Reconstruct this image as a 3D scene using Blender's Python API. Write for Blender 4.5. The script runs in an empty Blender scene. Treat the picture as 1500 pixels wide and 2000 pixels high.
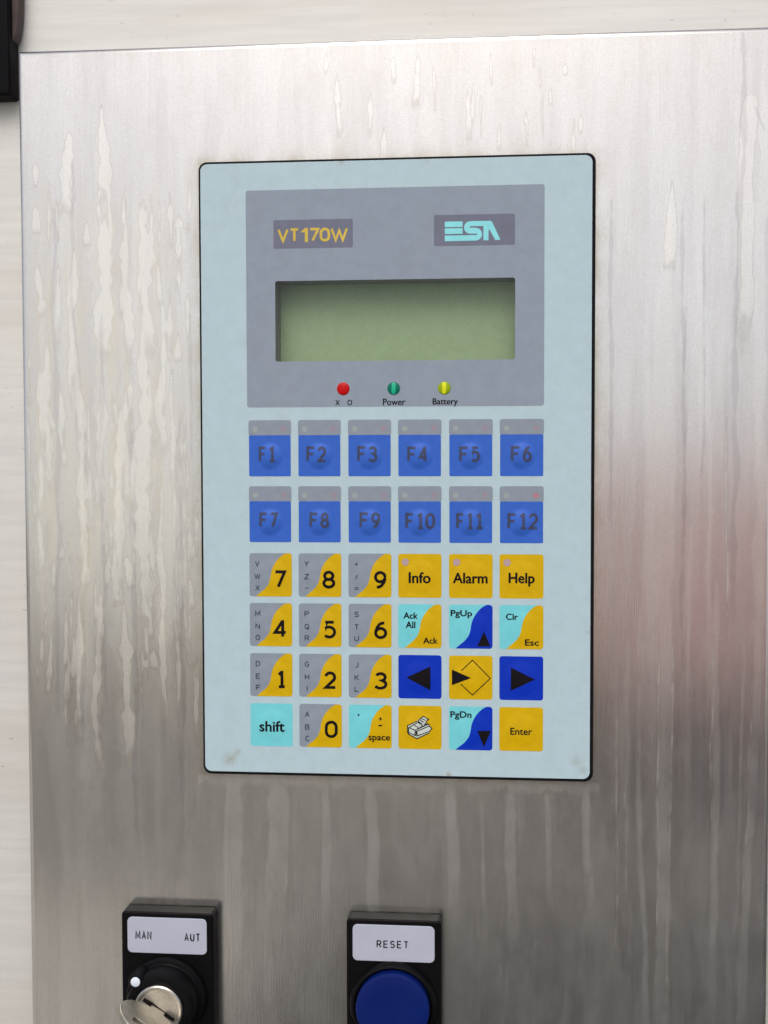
import bpy, bmesh, math, random
import numpy as np
from mathutils import Matrix, Vector
scene = bpy.context.scene
COL = scene.collection
rad = math.radians

# ---------------------------------------------------------------- frame of the place
# Panel coordinates in millimetres: x right, y down, z into the wall; the terminal's face is z = 0.
PANEL_H = 1.32                       # height of the terminal's centre above the ground, metres
LEAN = rad(11.0)                      # backward lean of the console front
M = Matrix.Translation((0, 0, PANEL_H)) @ Matrix.Rotation(-LEAN, 4, 'X')
def L(x, y, z):                      # panel millimetres -> local metres
    return Vector((x / 1000, z / 1000, -y / 1000))

# ---------------------------------------------------------------- camera
cam_data = bpy.data.cameras.new("camera")
cam = bpy.data.objects.new("camera", cam_data)
COL.objects.link(cam)
scene.camera = cam
cam_data.sensor_fit = 'VERTICAL'
cam_data.sensor_height = 36.0
cam_data.lens = 45.0
cam_data.clip_start = 0.02
cam_data.clip_end = 3000
right = Vector((0.99543779, 0.00230545, 0.09538497))
down = Vector((0.00186731, 0.99904583, -0.04363413))
fwd = Vector((-0.09539455, 0.04361317, 0.99448367))
def D(v): return Vector((v[0], v[2], -v[1]))
R3 = Matrix((D(right), -D(down), -D(fwd))).transposed()
cam.matrix_world = M @ (Matrix.Translation(L(41.72, -5.53, -478.84)) @ R3.to_4x4())

# ---------------------------------------------------------------- sky, sun, exposure
SUN_EL, SUN_AZ = rad(57), rad(-5)   # azimuth seen from the panel, negative is left
world = bpy.data.worlds.new("World")
scene.world = world
world.use_nodes = True
nt = world.node_tree
nt.nodes.clear()
sky = nt.nodes.new('ShaderNodeTexSky')
sky.sky_type = 'NISHITA'
sky.sun_disc = False
sky.sun_elevation = SUN_EL
sky.sun_rotation = math.pi + SUN_AZ * -1
sky.dust_density = 5.0
sky.air_density = 1.0
sky.ozone_density = 1.0
hs = nt.nodes.new('ShaderNodeHueSaturation')
hs.inputs['Saturation'].default_value = 0.6       # an overcast sky
bg = nt.nodes.new('ShaderNodeBackground')
bg.inputs['Strength'].default_value = 0.15
wo = nt.nodes.new('ShaderNodeOutputWorld')
nt.links.new(sky.outputs[0], hs.inputs['Color'])
nt.links.new(hs.outputs[0], bg.inputs['Color'])
nt.links.new(bg.outputs[0], wo.inputs['Surface'])
sun_d = bpy.data.lights.new("sun", 'SUN')
sun_d.energy = 0.62
sun_d.angle = rad(40)
sun_d.color = (1.0, 0.97, 0.93)
sun = bpy.data.objects.new("sun", sun_d)
COL.objects.link(sun)
# direction towards the sun: the panel faces -Y
to_sun = Vector((math.sin(SUN_AZ) * math.cos(SUN_EL), -math.cos(SUN_AZ) * math.cos(SUN_EL), math.sin(SUN_EL)))
sun.rotation_euler = to_sun.to_track_quat('Z', 'Y').to_euler()
sun.location = (-1.5, -2, 3.5)
scene.view_settings.view_transform = 'Standard'
scene.view_settings.look = 'None'
scene.view_settings.gamma = 1.0
scene.view_settings.exposure = -0.12
scene.cycles.max_bounces = 8

# ---------------------------------------------------------------- materials
def lin(c):
    return tuple(((v / 255) / 12.92 if v / 255 <= .04045 else ((v / 255 + .055) / 1.055) ** 2.4) for v in c) + (1.0,)
class N:                             # tiny node helper
    def __init__(s, name):
        s.m = bpy.data.materials.new(name); s.m.use_nodes = True
        s.t = s.m.node_tree; s.t.nodes.clear()
        s.out = s.t.nodes.new('ShaderNodeOutputMaterial')
    def n(s, typ, **kw):
        o = s.t.nodes.new('ShaderNode' + typ)
        for k, v in kw.items(): setattr(o, k, v)
        return o
    def l(s, a, b): s.t.links.new(a, b)
    def val(s, sock, v):
        if isinstance(v, bpy.types.NodeSocket): s.l(v, sock)
        else: sock.default_value = v
    def noise(s, scale, detail=3, rough=.5, stretch=(1, 1, 1), off=(0, 0, 0)):
        tc = s.n('TexCoord'); mp = s.n('Mapping'); nz = s.n('TexNoise')
        mp.inputs['Scale'].default_value = stretch; mp.inputs['Location'].default_value = off
        nz.inputs['Scale'].default_value = scale; nz.inputs['Detail'].default_value = detail
        nz.inputs['Roughness'].default_value = rough
        s.l(tc.outputs['Object'], mp.inputs['Vector']); s.l(mp.outputs[0], nz.inputs['Vector'])
        return nz.outputs['Fac']
    def ramp(s, f, a, b, lo=0.0, hi=1.0, smooth=True):
        r = s.n('MapRange'); r.interpolation_type = 'SMOOTHSTEP' if smooth else 'LINEAR'
        s.l(f, r.inputs[0])
        r.inputs[1].default_value = a; r.inputs[2].default_value = b
        r.inputs[3].default_value = lo; r.inputs[4].default_value = hi
        return r.outputs[0]
    def math(s, op, a, b=0.0):
        o = s.n('Math', operation=op); s.val(o.inputs[0], a); s.val(o.inputs[1], b)
        return o.outputs[0]
    def mix(s, f, a, b):
        o = s.n('Mix', data_type='RGBA'); s.val(o.inputs[0], f); s.val(o.inputs[6], a); s.val(o.inputs[7], b)
        return o.outputs[2]
    def attr(s, name):
        a = s.n('Attribute'); a.attribute_name = name
        return a.outputs['Fac']
    def bsdf(s, **kw):
        b = s.n('BsdfPrincipled')
        for k, v in kw.items(): s.val(b.inputs[k.replace('_', ' ')], v)
        s.l(b.outputs[0], s.out.inputs[0])
        return b
    def bump(s, b, h, strength, dist):
        u = s.n('Bump'); u.inputs['Strength'].default_value = strength; u.inputs['Distance'].default_value = dist
        s.l(h, u.inputs['Height']); s.l(u.outputs[0], b.inputs['Normal'])

def plastic(name, rgb, rough=.5, var=.06, dirt=.0, spec=.4, fine=.0, spots=()):
    k = N(name); c = lin(rgb)
    dark = tuple(v * (1 - var) for v in c[:3]) + (1,)
    lite = tuple(min(1, v * (1 + var)) for v in c[:3]) + (1,)
    col = k.mix(k.ramp(k.noise(180, 4, .7), .3, .7), dark, lite)
    nz = k.n('TexNoise'); nz.inputs['Scale'].default_value = 900; nz.inputs['Detail'].default_value = 2
    tcn = k.n('TexCoord'); k.l(tcn.outputs['Object'], nz.inputs['Vector'])
    sc_ = k.n('SeparateColor'); k.l(nz.outputs['Color'], sc_.inputs[0])
    col = k.mix(k.ramp(sc_.outputs[1], .38, .62, 0, .10), col, (c[0] * .72, min(1, c[1] * 1.06 + .01), c[2] * .86, 1))
    col = k.mix(k.ramp(sc_.outputs[2], .38, .62, 0, .10), col, (min(1, c[0] * 1.12 + .01), c[1] * .84, min(1, c[2] * 1.08 + .01), 1))
    for (sx, sy, sr, sa) in spots:   # a smudge of dried dirt, mm in panel coordinates
        mp = k.n('Mapping'); mp.inputs['Location'].default_value = (-sx / 1000, 0, sy / 1000)
        k.l(tcn.outputs['Object'], mp.inputs['Vector'])
        vl = k.n('VectorMath', operation='LENGTH'); k.l(mp.outputs[0], vl.inputs[0])
        m_ = k.ramp(k.math('ADD', vl.outputs['Value'], k.math('MULTIPLY', k.noise(500, 5, .7), sr * .0016)), sr * .0018, sr * .0006, 0, sa)
        col = k.mix(m_, col, lin((146, 136, 104)))
    if dirt:
        d = k.ramp(k.noise(28, 6, .65, (1, 1, .6), (3, 1, 7)), .58, .8, 0, dirt)
        col = k.mix(d, col, lin((150, 140, 120)))
    if fine:
        col = k.mix(k.ramp(k.noise(1500, 2, .6), .35, .65, 0, fine), col, tuple(v * .6 for v in c[:3]) + (1,))
    b = k.bsdf(Base_Color=col, Roughness=k.ramp(k.noise(60, 3), .3, .7, rough - .06, rough + .06))
    b.inputs['Specular IOR Level'].default_value = spec * .45
    k.bump(b, k.noise(2500, 2, .6), .12, .00006)
    return k.m

MAT = {}
MAT['pale'] = plastic('pale_blue_polycarbonate', (184, 206, 213), .42, .035, .25, spots=[(-64, 110.5, 4, .5), (-61, 108, 2.5, .4), (68, 108.5, 3.5, .3), (70.5, 112, 2.5, .4), (20, 114.6, 1.6, .8), (-20, -114.8, 2, .5), (12, -114.9, 1.5, .5), (72, 60, 1.2, .5)])
MAT['grey'] = plastic('grey_print', (145, 156, 170), .45, .04, .1)
MAT['badge'] = plastic('darker_grey_print', (116, 119, 136), .45, .05)
MAT['keygrey'] = plastic('key_grey_print', (142, 152, 164), .45, .05)
MAT['fblue'] = plastic('worn_blue_print', (56, 103, 200), .4, .08, spec=.45)
MAT['nblue'] = plastic('deep_blue_print', (0, 50, 186), .4, .06, spec=.45)
MAT['yellow'] = plastic('yellow_print', (214, 174, 0), .42, .06, spec=.4)
MAT['cyan'] = plastic('turquoise_print', (120, 212, 220), .45, .04)
MAT['ink'] = plastic('black_ink', (22, 18, 22), .5, .1, spec=.2)
MAT['dimink'] = plastic('dark_grey_ink', (70, 74, 92), .5, .15, spec=.2)
MAT['fink'] = plastic('worn_grey_ink', (72, 78, 104), .5, .2, spec=.2)
MAT['amber'] = plastic('amber_ink', (214, 186, 84), .5, .1, spec=.2)
MAT['logo'] = plastic('turquoise_ink', (146, 226, 232), .5, .05, spec=.2)
MAT['window_pale'] = plastic('pale_window_print', (156, 163, 165), .4, .08)
MAT['window_pink'] = plastic('pinkish_window_print', (152, 142, 154), .4, .1)
MAT['window_red'] = plastic('reddish_window_print', (172, 128, 138), .4, .1)
MAT['window_mauve'] = plastic('mauve_window_print', (184, 156, 160), .4, .1)
MAT['black'] = plastic('black_plastic', (9, 8, 10), .45, .2, spec=.28)
MAT['rubber'] = plastic('black_rubber', (14, 13, 18), .6, .2, spec=.25)
MAT['hinge'] = plastic('black_hinge_plastic', (9, 8, 12), .55, .2, spec=.2)
MAT['lug'] = plastic('brown_grey_rubber', (84, 74, 72), .6, .2, spec=.3)
MAT['legend'] = plastic('white_legend_plastic', (184, 187, 202), .4, .03, .06)
MAT['engrave'] = plastic('engraved_grey_ink', (36, 34, 42), .6, .15, spec=.2)
MAT['button'] = plastic('blue_button_plastic', (6, 30, 100), .4, .08, spec=.4)
MAT['white'] = plastic('white_dot_paint', (225, 235, 245), .4, .03)
MAT['recess'] = plastic('dark_recess_plastic', (128, 128, 120), .7, .12, spec=.2)
MAT['whiteink'] = plastic('white_ink', (205, 215, 205), .5, .06)
MAT['lcd'] = plastic('green_display_glass', (152, 176, 134), .35, .05, spec=.5, fine=.12)
MAT['ledred'] = plastic('red_lens', (196, 10, 14), .3, .03)
MAT['ledgreen'] = plastic('green_lens', (14, 112, 92), .25, .03)
MAT['ledgreenlit'] = plastic('green_lens_lit', (34, 182, 142), .3, .03)
MAT['ledyellow'] = plastic('olive_lens', (150, 172, 20), .25, .03)
MAT['ledyellowlit'] = plastic('olive_lens_lit', (224, 226, 30), .3, .03)
MAT['keyhole'] = plastic('dark_slot', (20, 16, 16), .6, .1)

def chrome(name, rgb, rough):
    k = N(name); c = lin(rgb)
    col = k.mix(k.ramp(k.noise(300, 5, .7), .3, .7), tuple(v * .8 for v in c[:3]) + (1,), c)
    b = k.bsdf(Base_Color=col, Metallic=1.0, Roughness=k.ramp(k.noise(200, 4, .7), .3, .7, rough, rough + .15))
    k.bump(b, k.noise(900, 3, .6), .2, .0001)
    return k.m
MAT['nickel'] = chrome('worn_nickel', (205, 200, 194), .25)
MAT['keymetal'] = chrome('key_brass_nickel', (196, 190, 172), .3)

def steel():
    k = N('stained_brushed_steel')
    film = k.attr('film'); film2 = k.attr('film2'); trail = k.attr('trail'); scale = k.attr('scale'); grime = k.attr('grime')
    wob = k.math('SUBTRACT', k.noise(420, 5, .7, (1, 1, .45)), .5)
    def edge(f, amp, a, b): return k.ramp(k.math('ADD', f, k.math('MULTIPLY', wob, amp)), a, b)
    f = edge(film, .30, .40, .62); g = edge(film2, .30, .38, .64)
    rim = k.math('MULTIPLY', edge(film, .26, .40, .48), edge(film, .26, .56, .48))
    tr = edge(trail, .2, .42, .66)
    streak = k.noise(260, 5, .65, (1, 1, .03))
    wide = k.noise(45, 4, .6, (1, 1, .07), (5, 2, 1))
    fine = k.noise(2600, 3, .6, (1, 1, .035))
    mott = k.noise(130, 6, .7, (1, 1, .5), (9, 2, 4))
    # overlapping water marks: each run leaves a faint edge of its own
    r1 = k.ramp(k.noise(95, 4, .55, (1, 1, .10), (1, 7, 2)), .50, .525)
    r2 = k.ramp(k.noise(170, 5, .6, (1, 1, .09), (4, 1, 6)), .53, .55)
    r3 = k.ramp(k.noise(60, 5, .62, (1, 1, .16), (8, 3, 9)), .47, .50)
    c0 = k.mix(k.ramp(wide, .3, .7), lin((214, 211, 206)), lin((224, 222, 218)))
    c0 = k.mix(k.ramp(streak, .35, .7, 0, .28), c0, lin((190, 187, 182)))
    c0 = k.mix(k.ramp(fine, .3, .7, 0, .30), c0, lin((226, 224, 219)))
    c0 = k.mix(k.ramp(mott, .5, .75, 0, .3), c0, lin((208, 200, 186)))
    c0 = k.mix(k.math('MULTIPLY', r1, .12), c0, lin((240, 238, 230)))
    c0 = k.mix(k.math('MULTIPLY', r2, .08), c0, lin((176, 172, 170)))
    c0 = k.mix(k.math('MULTIPLY', r3, .08), c0, lin((238, 236, 230)))
    c1 = k.mix(k.math('MULTIPLY', g, .40), c0, lin((236, 234, 226)))
    c1 = k.mix(k.math('MULTIPLY', f, .26), c1, lin((242, 240, 234)))
    c1 = k.mix(k.math('MULTIPLY', rim, .26), c1, lin((150, 138, 124)))
    c1 = k.mix(k.math('MULTIPLY', tr, .30), c1, lin((156, 152, 158)))
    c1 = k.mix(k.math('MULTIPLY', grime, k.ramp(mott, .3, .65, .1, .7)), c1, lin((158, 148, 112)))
    c1 = k.mix(k.ramp(k.noise(1700, 2, .6), .35, .65, 0, .16), c1, lin((176, 176, 172)))
    c1 = k.mix(k.ramp(k.noise(1500, 2, .6, (1, 1, .8), (3, 3, 3)), .42, .66, 0, .12), c1, lin((206, 190, 196)))
    metal = k.bsdf(Base_Color=c1, Metallic=1.0,
                   Roughness=k.math('ADD', k.ramp(streak, .3, .7, .15, .20), k.math('MULTIPLY', f, .05)))
    b1 = k.n('Bump'); b1.inputs['Strength'].default_value = .5; b1.inputs['Distance'].default_value = .0012
    k.l(k.noise(9, 2, .4, (1, 1, .6)), b1.inputs['Height'])
    b2 = k.n('Bump'); b2.inputs['Strength'].default_value = .16; b2.inputs['Distance'].default_value = .00012
    k.l(k.noise(3200, 3, .6, (1, 1, .03)), b2.inputs['Height']); k.l(b1.outputs[0], b2.inputs['Normal'])
    k.l(b2.outputs[0], metal.inputs['Normal'])
    # dried limescale: a thin matt mineral film over the metal
    dif = k.n('BsdfDiffuse'); k.val(dif.inputs['Color'], k.mix(k.math('MAXIMUM', scale, f), lin((214, 214, 211)), k.mix(f, lin((218, 209, 186)), lin((236, 232, 218)))))
    mx = k.n('MixShader')
    amt = k.math('ADD', k.math('MULTIPLY', f, k.ramp(k.noise(90, 5, .7), .25, .75, .02, .10)),
                 k.math('MULTIPLY', g, k.ramp(k.noise(70, 5, .7), .25, .75, .03, .10)))
    amt = k.math('ADD', amt, k.ramp(mott, .35, .75, .01, .07))
    amt = k.math('ADD', amt, k.math('MULTIPLY', r1, .02))
    amt = k.math('ADD', amt, k.math('MULTIPLY', scale, k.ramp(mott, .3, .7, .26, .46)))
    k.l(metal.outputs[0], mx.inputs[1]); k.l(dif.outputs[0], mx.inputs[2])
    k.val(mx.inputs[0], amt)
    k.l(mx.outputs[0], k.out.inputs[0])
    return k.m
MAT['steel'] = steel()

def backsteel():
    k = N('pale_brushed_rear_panel')
    s = k.noise(300, 5, .65, (.06, 1, 1))
    w = k.noise(16, 5, .6, (.25, 1, 1), (2, 5, 1))
    sp = k.noise(600, 3, .6, (.35, 1, 1), (4, 4, 4))
    c = k.mix(k.ramp(s, .3, .7), lin((212, 211, 207)), lin((222, 221, 216)))
    c = k.mix(k.ramp(w, .45, .72, 0, .5), c, lin((208, 200, 188)))
    c = k.mix(k.ramp(sp, .68, .78, 0, .45), c, lin((120, 108, 94)))
    b = k.bsdf(Base_Color=c, Metallic=.25, Roughness=.6)
    k.bump(b, s, .15, .0002)
    return k.m
MAT['rear'] = backsteel()

def ground_mat(name, a, b_, scale):
    k = N(name)
    c = k.mix(k.ramp(k.noise(scale, 6, .65), .3, .7), lin(a), lin(b_))
    c = k.mix(k.ramp(k.noise(.5, 4, .6), .4, .7, 0, .4), c, lin(b_))
    b = k.bsdf(Base_Color=c, Roughness=.9)
    k.bump(b, k.noise(60, 4, .6), .4, .004)
    return k.m
MAT['yard'] = ground_mat('yard_concrete', (172, 167, 157), (190, 185, 174), 7)
MAT['added_road'] = ground_mat('grey_reflection_asphalt', (108, 104, 98), (126, 121, 114), 12)
MAT['asphalt'] = ground_mat('dark_reflection_asphalt', (50, 50, 50), (66, 66, 65), 30)

def film_mat():
    k = N('clear_window_film')
    tr = k.n('BsdfTransparent'); gl = k.n('BsdfPrincipled')
    gl.inputs['Base Color'].default_value = lin((150, 160, 160)); gl.inputs['Roughness'].default_value = .3
    mx = k.n('MixShader'); k.val(mx.inputs[0], k.ramp(k.noise(900, 4, .7), .3, .7, .07, .13))
    k.l(tr.outputs[0], mx.inputs[1]); k.l(gl.outputs[0], mx.inputs[2]); k.l(mx.outputs[0], k.out.inputs[0])
    return k.m
MAT['film'] = film_mat()

# ---------------------------------------------------------------- object helpers
def thing(name, label, cat, x, y, z, group=None):
    o = bpy.data.objects.new(name, None); COL.objects.link(o)
    o.empty_display_size = .02
    o.matrix_world = M @ Matrix.Translation(L(x, y, z))
    o['label'] = label; o['category'] = cat
    if group: o['group'] = group
    return o
def part(name, mesh, mat, parent, loc=(0, 0, 0), label=None):
    o = bpy.data.objects.new(name, mesh); COL.objects.link(o)
    if mat and not mesh.materials: mesh.materials.append(MAT[mat])
    o.parent = parent
    o.location = L(*loc)
    if label: o['label'] = label
    return o

def curve_mesh(loops, thick=0.0, bevel=0.0, z=0.0, seg=2):
    """filled outline(s) in mm (x right, y down) -> mesh, front face at z (towards the viewer is negative)"""
    cd = bpy.data.curves.new('c', 'CURVE'); cd.dimensions = '2D'; cd.fill_mode = 'BOTH'
    for lp in loops:
        sp = cd.splines.new('POLY'); sp.points.add(len(lp) - 1)
        for p, (x, y) in zip(sp.points, lp): p.co = (x, -y, 0, 1)
        sp.use_cyclic_u = True
    cd.extrude = max(0.0, thick / 2 - bevel)
    cd.bevel_depth = bevel; cd.bevel_resolution = seg
    if bevel: cd.offset = -bevel
    me = conv(cd)
    me.transform(Matrix.Translation((0, 0, -thick / 2)))     # front at 0, body behind
    return to_panel(me, z)
def conv(cd):
    ob = bpy.data.objects.new('tmp', cd); COL.objects.link(ob)
    bpy.context.view_layer.update()
    dg = bpy.context.evaluated_depsgraph_get()
    me = bpy.data.meshes.new_from_object(ob.evaluated_get(dg))
    bpy.data.objects.remove(ob); bpy.data.curves.remove(cd)
    me.materials.clear()
    return me
def to_panel(me, z=0.0):
    """curve space (x, up, out) mm -> local metres (x, -out, up)"""
    me.transform(Matrix.Scale(.001, 4) @ Matrix.Translation((0, z, 0)) @ Matrix.Rotation(math.pi / 2, 4, 'X'))
    return me

def text_mesh(s, x0, y0, x1, y1, bold=0.0, shear=0.0, spacing=1.0):
    """lettering fitted to the box x0..x1, y0..y1 (mm, y down); flat print, returned in curve space mm"""
    cd = bpy.data.curves.new('t', 'FONT'); cd.body = s; cd.size = 10; cd.shear = shear
    cd.space_character = spacing; cd.resolution_u = 4
    me = conv(cd)
    co = np.array([v.co[:] for v in me.vertices])
    mn, mx = co.min(0), co.max(0)
    sx = (x1 - x0) / (mx[0] - mn[0]); sy = (y1 - y0) / (mx[1] - mn[1])
    me.transform(Matrix.Translation((x0, -y1, 0)) @ Matrix.Diagonal((sx, sy, 1, 1)) @ Matrix.Translation((-mn[0], -mn[1], 0)))
    if bold:                         # thicken by overprinting slightly shifted copies
        ms = []
        for i, (dx, dy) in enumerate(((-1, 0), (1, 0), (0, -.7), (0, .7))):
            m2 = me.copy(); m2.transform(Matrix.Translation((dx * bold, dy * bold, i * .004))); ms.append(m2)
        me = join_meshes(ms)
    return me
def ribbon(pts, w, z=0.0):
    """one even line of print through a run of points, mitred at its corners"""
    P = [Vector((x, -y)) for x, y in pts]
    n = len(P); closed = (P[0] - P[-1]).length < 1e-6
    if closed: P = P[:-1]; n -= 1
    vs = []
    for i in range(n):
        a = P[(i - 1) % n] if (closed or i > 0) else None
        b = P[(i + 1) % n] if (closed or i < n - 1) else None
        d1 = (P[i] - a).normalized() if a is not None else None
        d2 = (b - P[i]).normalized() if b is not None else None
        if d1 is None: d1 = d2
        if d2 is None: d2 = d1
        t = (d1 + d2)
        t = t.normalized() if t.length > 1e-4 else d1
        nn = Vector((-t.y, t.x)); c = max(.4, nn.dot(Vector((-d1.y, d1.x))))
        nn *= w / 2 / c
        vs += [(P[i].x + nn.x, P[i].y + nn.y, z), (P[i].x - nn.x, P[i].y - nn.y, z)]
    fs = [(2 * i, 2 * i + 1, 2 * ((i + 1) % n) + 1, 2 * ((i + 1) % n)) for i in range(n if closed else n - 1)]
    me = bpy.data.meshes.new('r'); me.from_pydata(vs, [], fs); return me
def A_(cx, cy, rx, ry, a0, a1, n=10):
    return [(cx + rx * math.cos(rad(a0 + (a1 - a0) * i / n)), cy + ry * math.sin(rad(a0 + (a1 - a0) * i / n))) for i in range(n + 1)]
# line lettering in a unit box, x right, y down
GL = {
 '0': [A_(.5, .33, .5, .33, 180, 360) + A_(.5, .67, .5, .33, 0, 180) + [(0, .33)]],
 '1': [[(.06, .17), (.50, .0), (.56, .0), (.56, 1)], [(.05, 1), (1, 1)]],
 '2': [A_(.47, .30, .47, .30, 195, 395, 14) + [(.02, 1), (1.0, 1)]],
 '3': [A_(.45, .25, .45, .25, 205, 430, 14) + A_(.42, .735, .55, .265, -80, 155, 16)],
 '4': [[(1, .72), (.0, .72), (.66, .0), (.72, .0), (.72, 1)]],
 '5': [[(.9, 0), (.12, 0), (.10, .42)] + A_(.42, .66, .56, .34, 235, 500, 16)],
 '6': [[(.86, .02), (.62, .03), (.38, .12), (.16, .32), (.04, .55), (.02, .70)] + A_(.5, .69, .49, .31, 180, 540, 20)],
 '7': [[(0, 0), (1, 0), (.30, 1)]],
 '8': [A_(.5, .245, .42, .245, 90, 450, 20), A_(.5, .735, .5, .265, -90, 270, 20)],
 '9': [A_(.5, .31, .49, .31, 0, -360, 20) + [(.98, .45), (.84, .68), (.62, .88), (.36, .97), (.14, .98)]],
 'F': [[(0, 1), (0, 0), (1, 0)], [(0, .48), (.85, .48)]],
 'V': [[(0, 0), (.5, 1), (1, 0)]], 'W': [[(0, 0), (.27, 1), (.5, .15), (.73, 1), (1, 0)]], 'X': [[(0, 0), (1, 1)], [(1, 0), (0, 1)]],
 'M': [[(0, 1), (0.06, 0), (.5, .8), (.94, 0), (1, 1)]], 'N': [[(0, 1), (0, 0), (1, 1), (1, 0)]], 'A': [[(0, 1), (.5, 0), (1, 1)], [(.2, .64), (.8, .64)]],
 'U': [[(0, 0), (0, .65)] + A_(.5, .65, .5, .35, 180, 0) + [(1, 0)]], 'T': [[(0, 0), (1, 0)], [(.5, 0), (.5, 1)]],
 'R': [[(0, 1), (0, 0), (.6, 0)] + A_(.62, .26, .36, .26, -90, 90, 8) + [(0, .52)], [(.55, .52), (1, 1)]],
 'E': [[(1, 0), (0, 0), (0, 1), (1, 1)], [(0, .48), (.86, .48)]],
 'S': [A_(.5, .26, .46, .26, -20, -230, 12) + A_(.5, .73, .48, .27, -60, 160, 12)],
 'O': [A_(.5, .5, .5, .5, 0, 360, 24)],
 'Q': [A_(.5, .5, .5, .5, 0, 360, 24), [(.55, .7), (1.0, 1.08)]],
 'P': [[(0, 1), (0, 0), (.6, 0)] + A_(.62, .27, .36, .27, -90, 90, 8) + [(0, .54)]],
 'B': [[(0, 0), (.58, 0)] + A_(.58, .24, .34, .24, -90, 90, 8) + [(0, .48)], [(.55, .48)] + A_(.6, .74, .4, .26, -90, 90, 8) + [(0, 1), (0, 0)]],
 'C': [A_(.52, .5, .5, .5, -45, -315, 16)],
 'G': [A_(.5, .5, .5, .5, -45, -360, 16) + [(.55, .5)]],
 'D': [[(0, 0), (.4, 0)] + A_(.45, .5, .55, .5, -90, 90, 14) + [(0, 1), (0, 0)]],
 'H': [[(0, 0), (0, 1)], [(1, 0), (1, 1)], [(0, .5), (1, .5)]], 'I': [[(.5, 0), (.5, 1)]],
 'J': [[(1, 0), (1, .7)] + A_(.5, .7, .5, .3, 0, 150, 8)],
 'K': [[(0, 0), (0, 1)], [(.95, 0), (.05, .6)], [(.35, .42), (1, 1)]], 'L': [[(0, 0), (0, 1), (1, 1)]],
 'Y': [[(0, 0), (.5, .5), (.5, 1)], [(1, 0), (.5, .5)]], 'Z': [[(0, 0), (1, 0), (0, 1), (1, 1)]],
 '-': [[(0, .5), (1, .5)]], '+': [[(0, .5), (1, .5)], [(.5, 0), (.5, 1)]], '/': [[(1, 0), (0, 1)]], '=': [[(0, .2), (1, .2)], [(0, .8), (1, .8)]],
}
def line_glyph(ch, x0, y0, x1, y1, w):
    """one character of line lettering whose outer edges fill the box"""
    a, b, c, d = x0 + w / 2, y0 + w / 2, x1 - w / 2, y1 - w / 2
    return join_meshes([ribbon([(a + (c - a) * x, b + (d - b) * y) for x, y in ln], w, i * .006) for i, ln in enumerate(GL[ch])])
def line_text(s, x0, y0, x1, y1, w, gap=.28):
    """characters spread evenly over the box"""
    ws = [{'I': .3, 'M': 1.25, 'W': 1.35}.get(c, 1.0) for c in s]
    u = (x1 - x0) / (sum(ws) + gap * (len(s) - 1)); x = x0; out = []
    for c, k_ in zip(s, ws):
        out.append(line_glyph(c, x, y0, x + u * k_, y1, w)); x += u * (k_ + gap)
    return join_meshes(out)
def flat_mesh(loops):
    cd = bpy.data.curves.new('c', 'CURVE'); cd.dimensions = '2D'; cd.fill_mode = 'FRONT'
    for lp in loops:
        sp = cd.splines.new('POLY'); sp.points.add(len(lp) - 1)
        for p, (x, y) in zip(sp.points, lp): p.co = (x, -y, 0, 1)
        sp.use_cyclic_u = True
    return conv(cd)
def stroke_mesh(lines, w):
    """polylines of a constant width, curve space mm"""
    vs, fs = [], []
    for pts in lines:
        n = len(pts)
        for i in range(n - 1):
            a = Vector((pts[i][0], -pts[i][1])); b = Vector((pts[i + 1][0], -pts[i + 1][1]))
            d = (b - a)
            if d.length < 1e-6: continue
            d.normalize(); nn = Vector((-d.y, d.x)) * w / 2; e = d * w * .5
            k = len(vs)
            zz = .004 * (k % 3) 
            for p in (a - e - nn, b + e - nn, b + e + nn, a - e + nn): vs.append((p.x, p.y, zz))
            fs.append((k, k + 1, k + 2, k + 3))
    me = bpy.data.meshes.new('s'); me.from_pydata(vs, [], fs); return me
def join_meshes(ms):
    bm = bmesh.new()
    for m in ms: bm.from_mesh(m)
    me = bpy.data.meshes.new('j'); bm.to_mesh(me); bm.free(); return me

def dome_print(me, lift, dome=None, cell=.7):
    """lay flat print over the embossed key dome: cut along a fine grid, raise, and give true normals"""
    if dome:
        cx, cy, R, H = dome
        bm = bmesh.new(); bm.from_mesh(me)
        n = int(R / cell) + 1
        for ax in (0, 1):
            for i in range(-n, n + 1):
                v = (cx if ax == 0 else -cy) + i * cell
                pn = (1, 0, 0) if ax == 0 else (0, 1, 0)
                pc = (v, 0, 0) if ax == 0 else (0, v, 0)
                bmesh.ops.bisect_plane(bm, geom=bm.verts[:] + bm.edges[:] + bm.faces[:], plane_co=pc, plane_no=pn, dist=1e-4)
        bmesh.ops.triangulate(bm, faces=bm.faces[:])
        nm = []
        bm.verts.ensure_lookup_table()
        for v in bm.verts:
            dx, dy = v.co.x - cx, v.co.y + cy
            q = math.hypot(dx, dy) / R
            if q < 1:
                v.co.z += H * (1 - q ** 3) ** 2
                g = 6 * H * q * (1 - q ** 3) / (R * R)
                nm.append(Vector((g * dx, g * dy, 1)).normalized())
            else: nm.append(Vector((0, 0, 1)))
        for f in bm.faces:
            f.smooth = True
            f.normal_update()
            if f.normal.z < 0: f.normal_flip()
        bm.to_mesh(me); bm.free()
        me.transform(Matrix.Translation((0, 0, lift)))
        to_panel(me)
        me.normals_split_custom_set_from_vertices([(n_.x, -n_.z, n_.y) for n_ in nm])
        return me
    me.transform(Matrix.Translation((0, 0, lift)))
    return to_panel(me)

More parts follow.
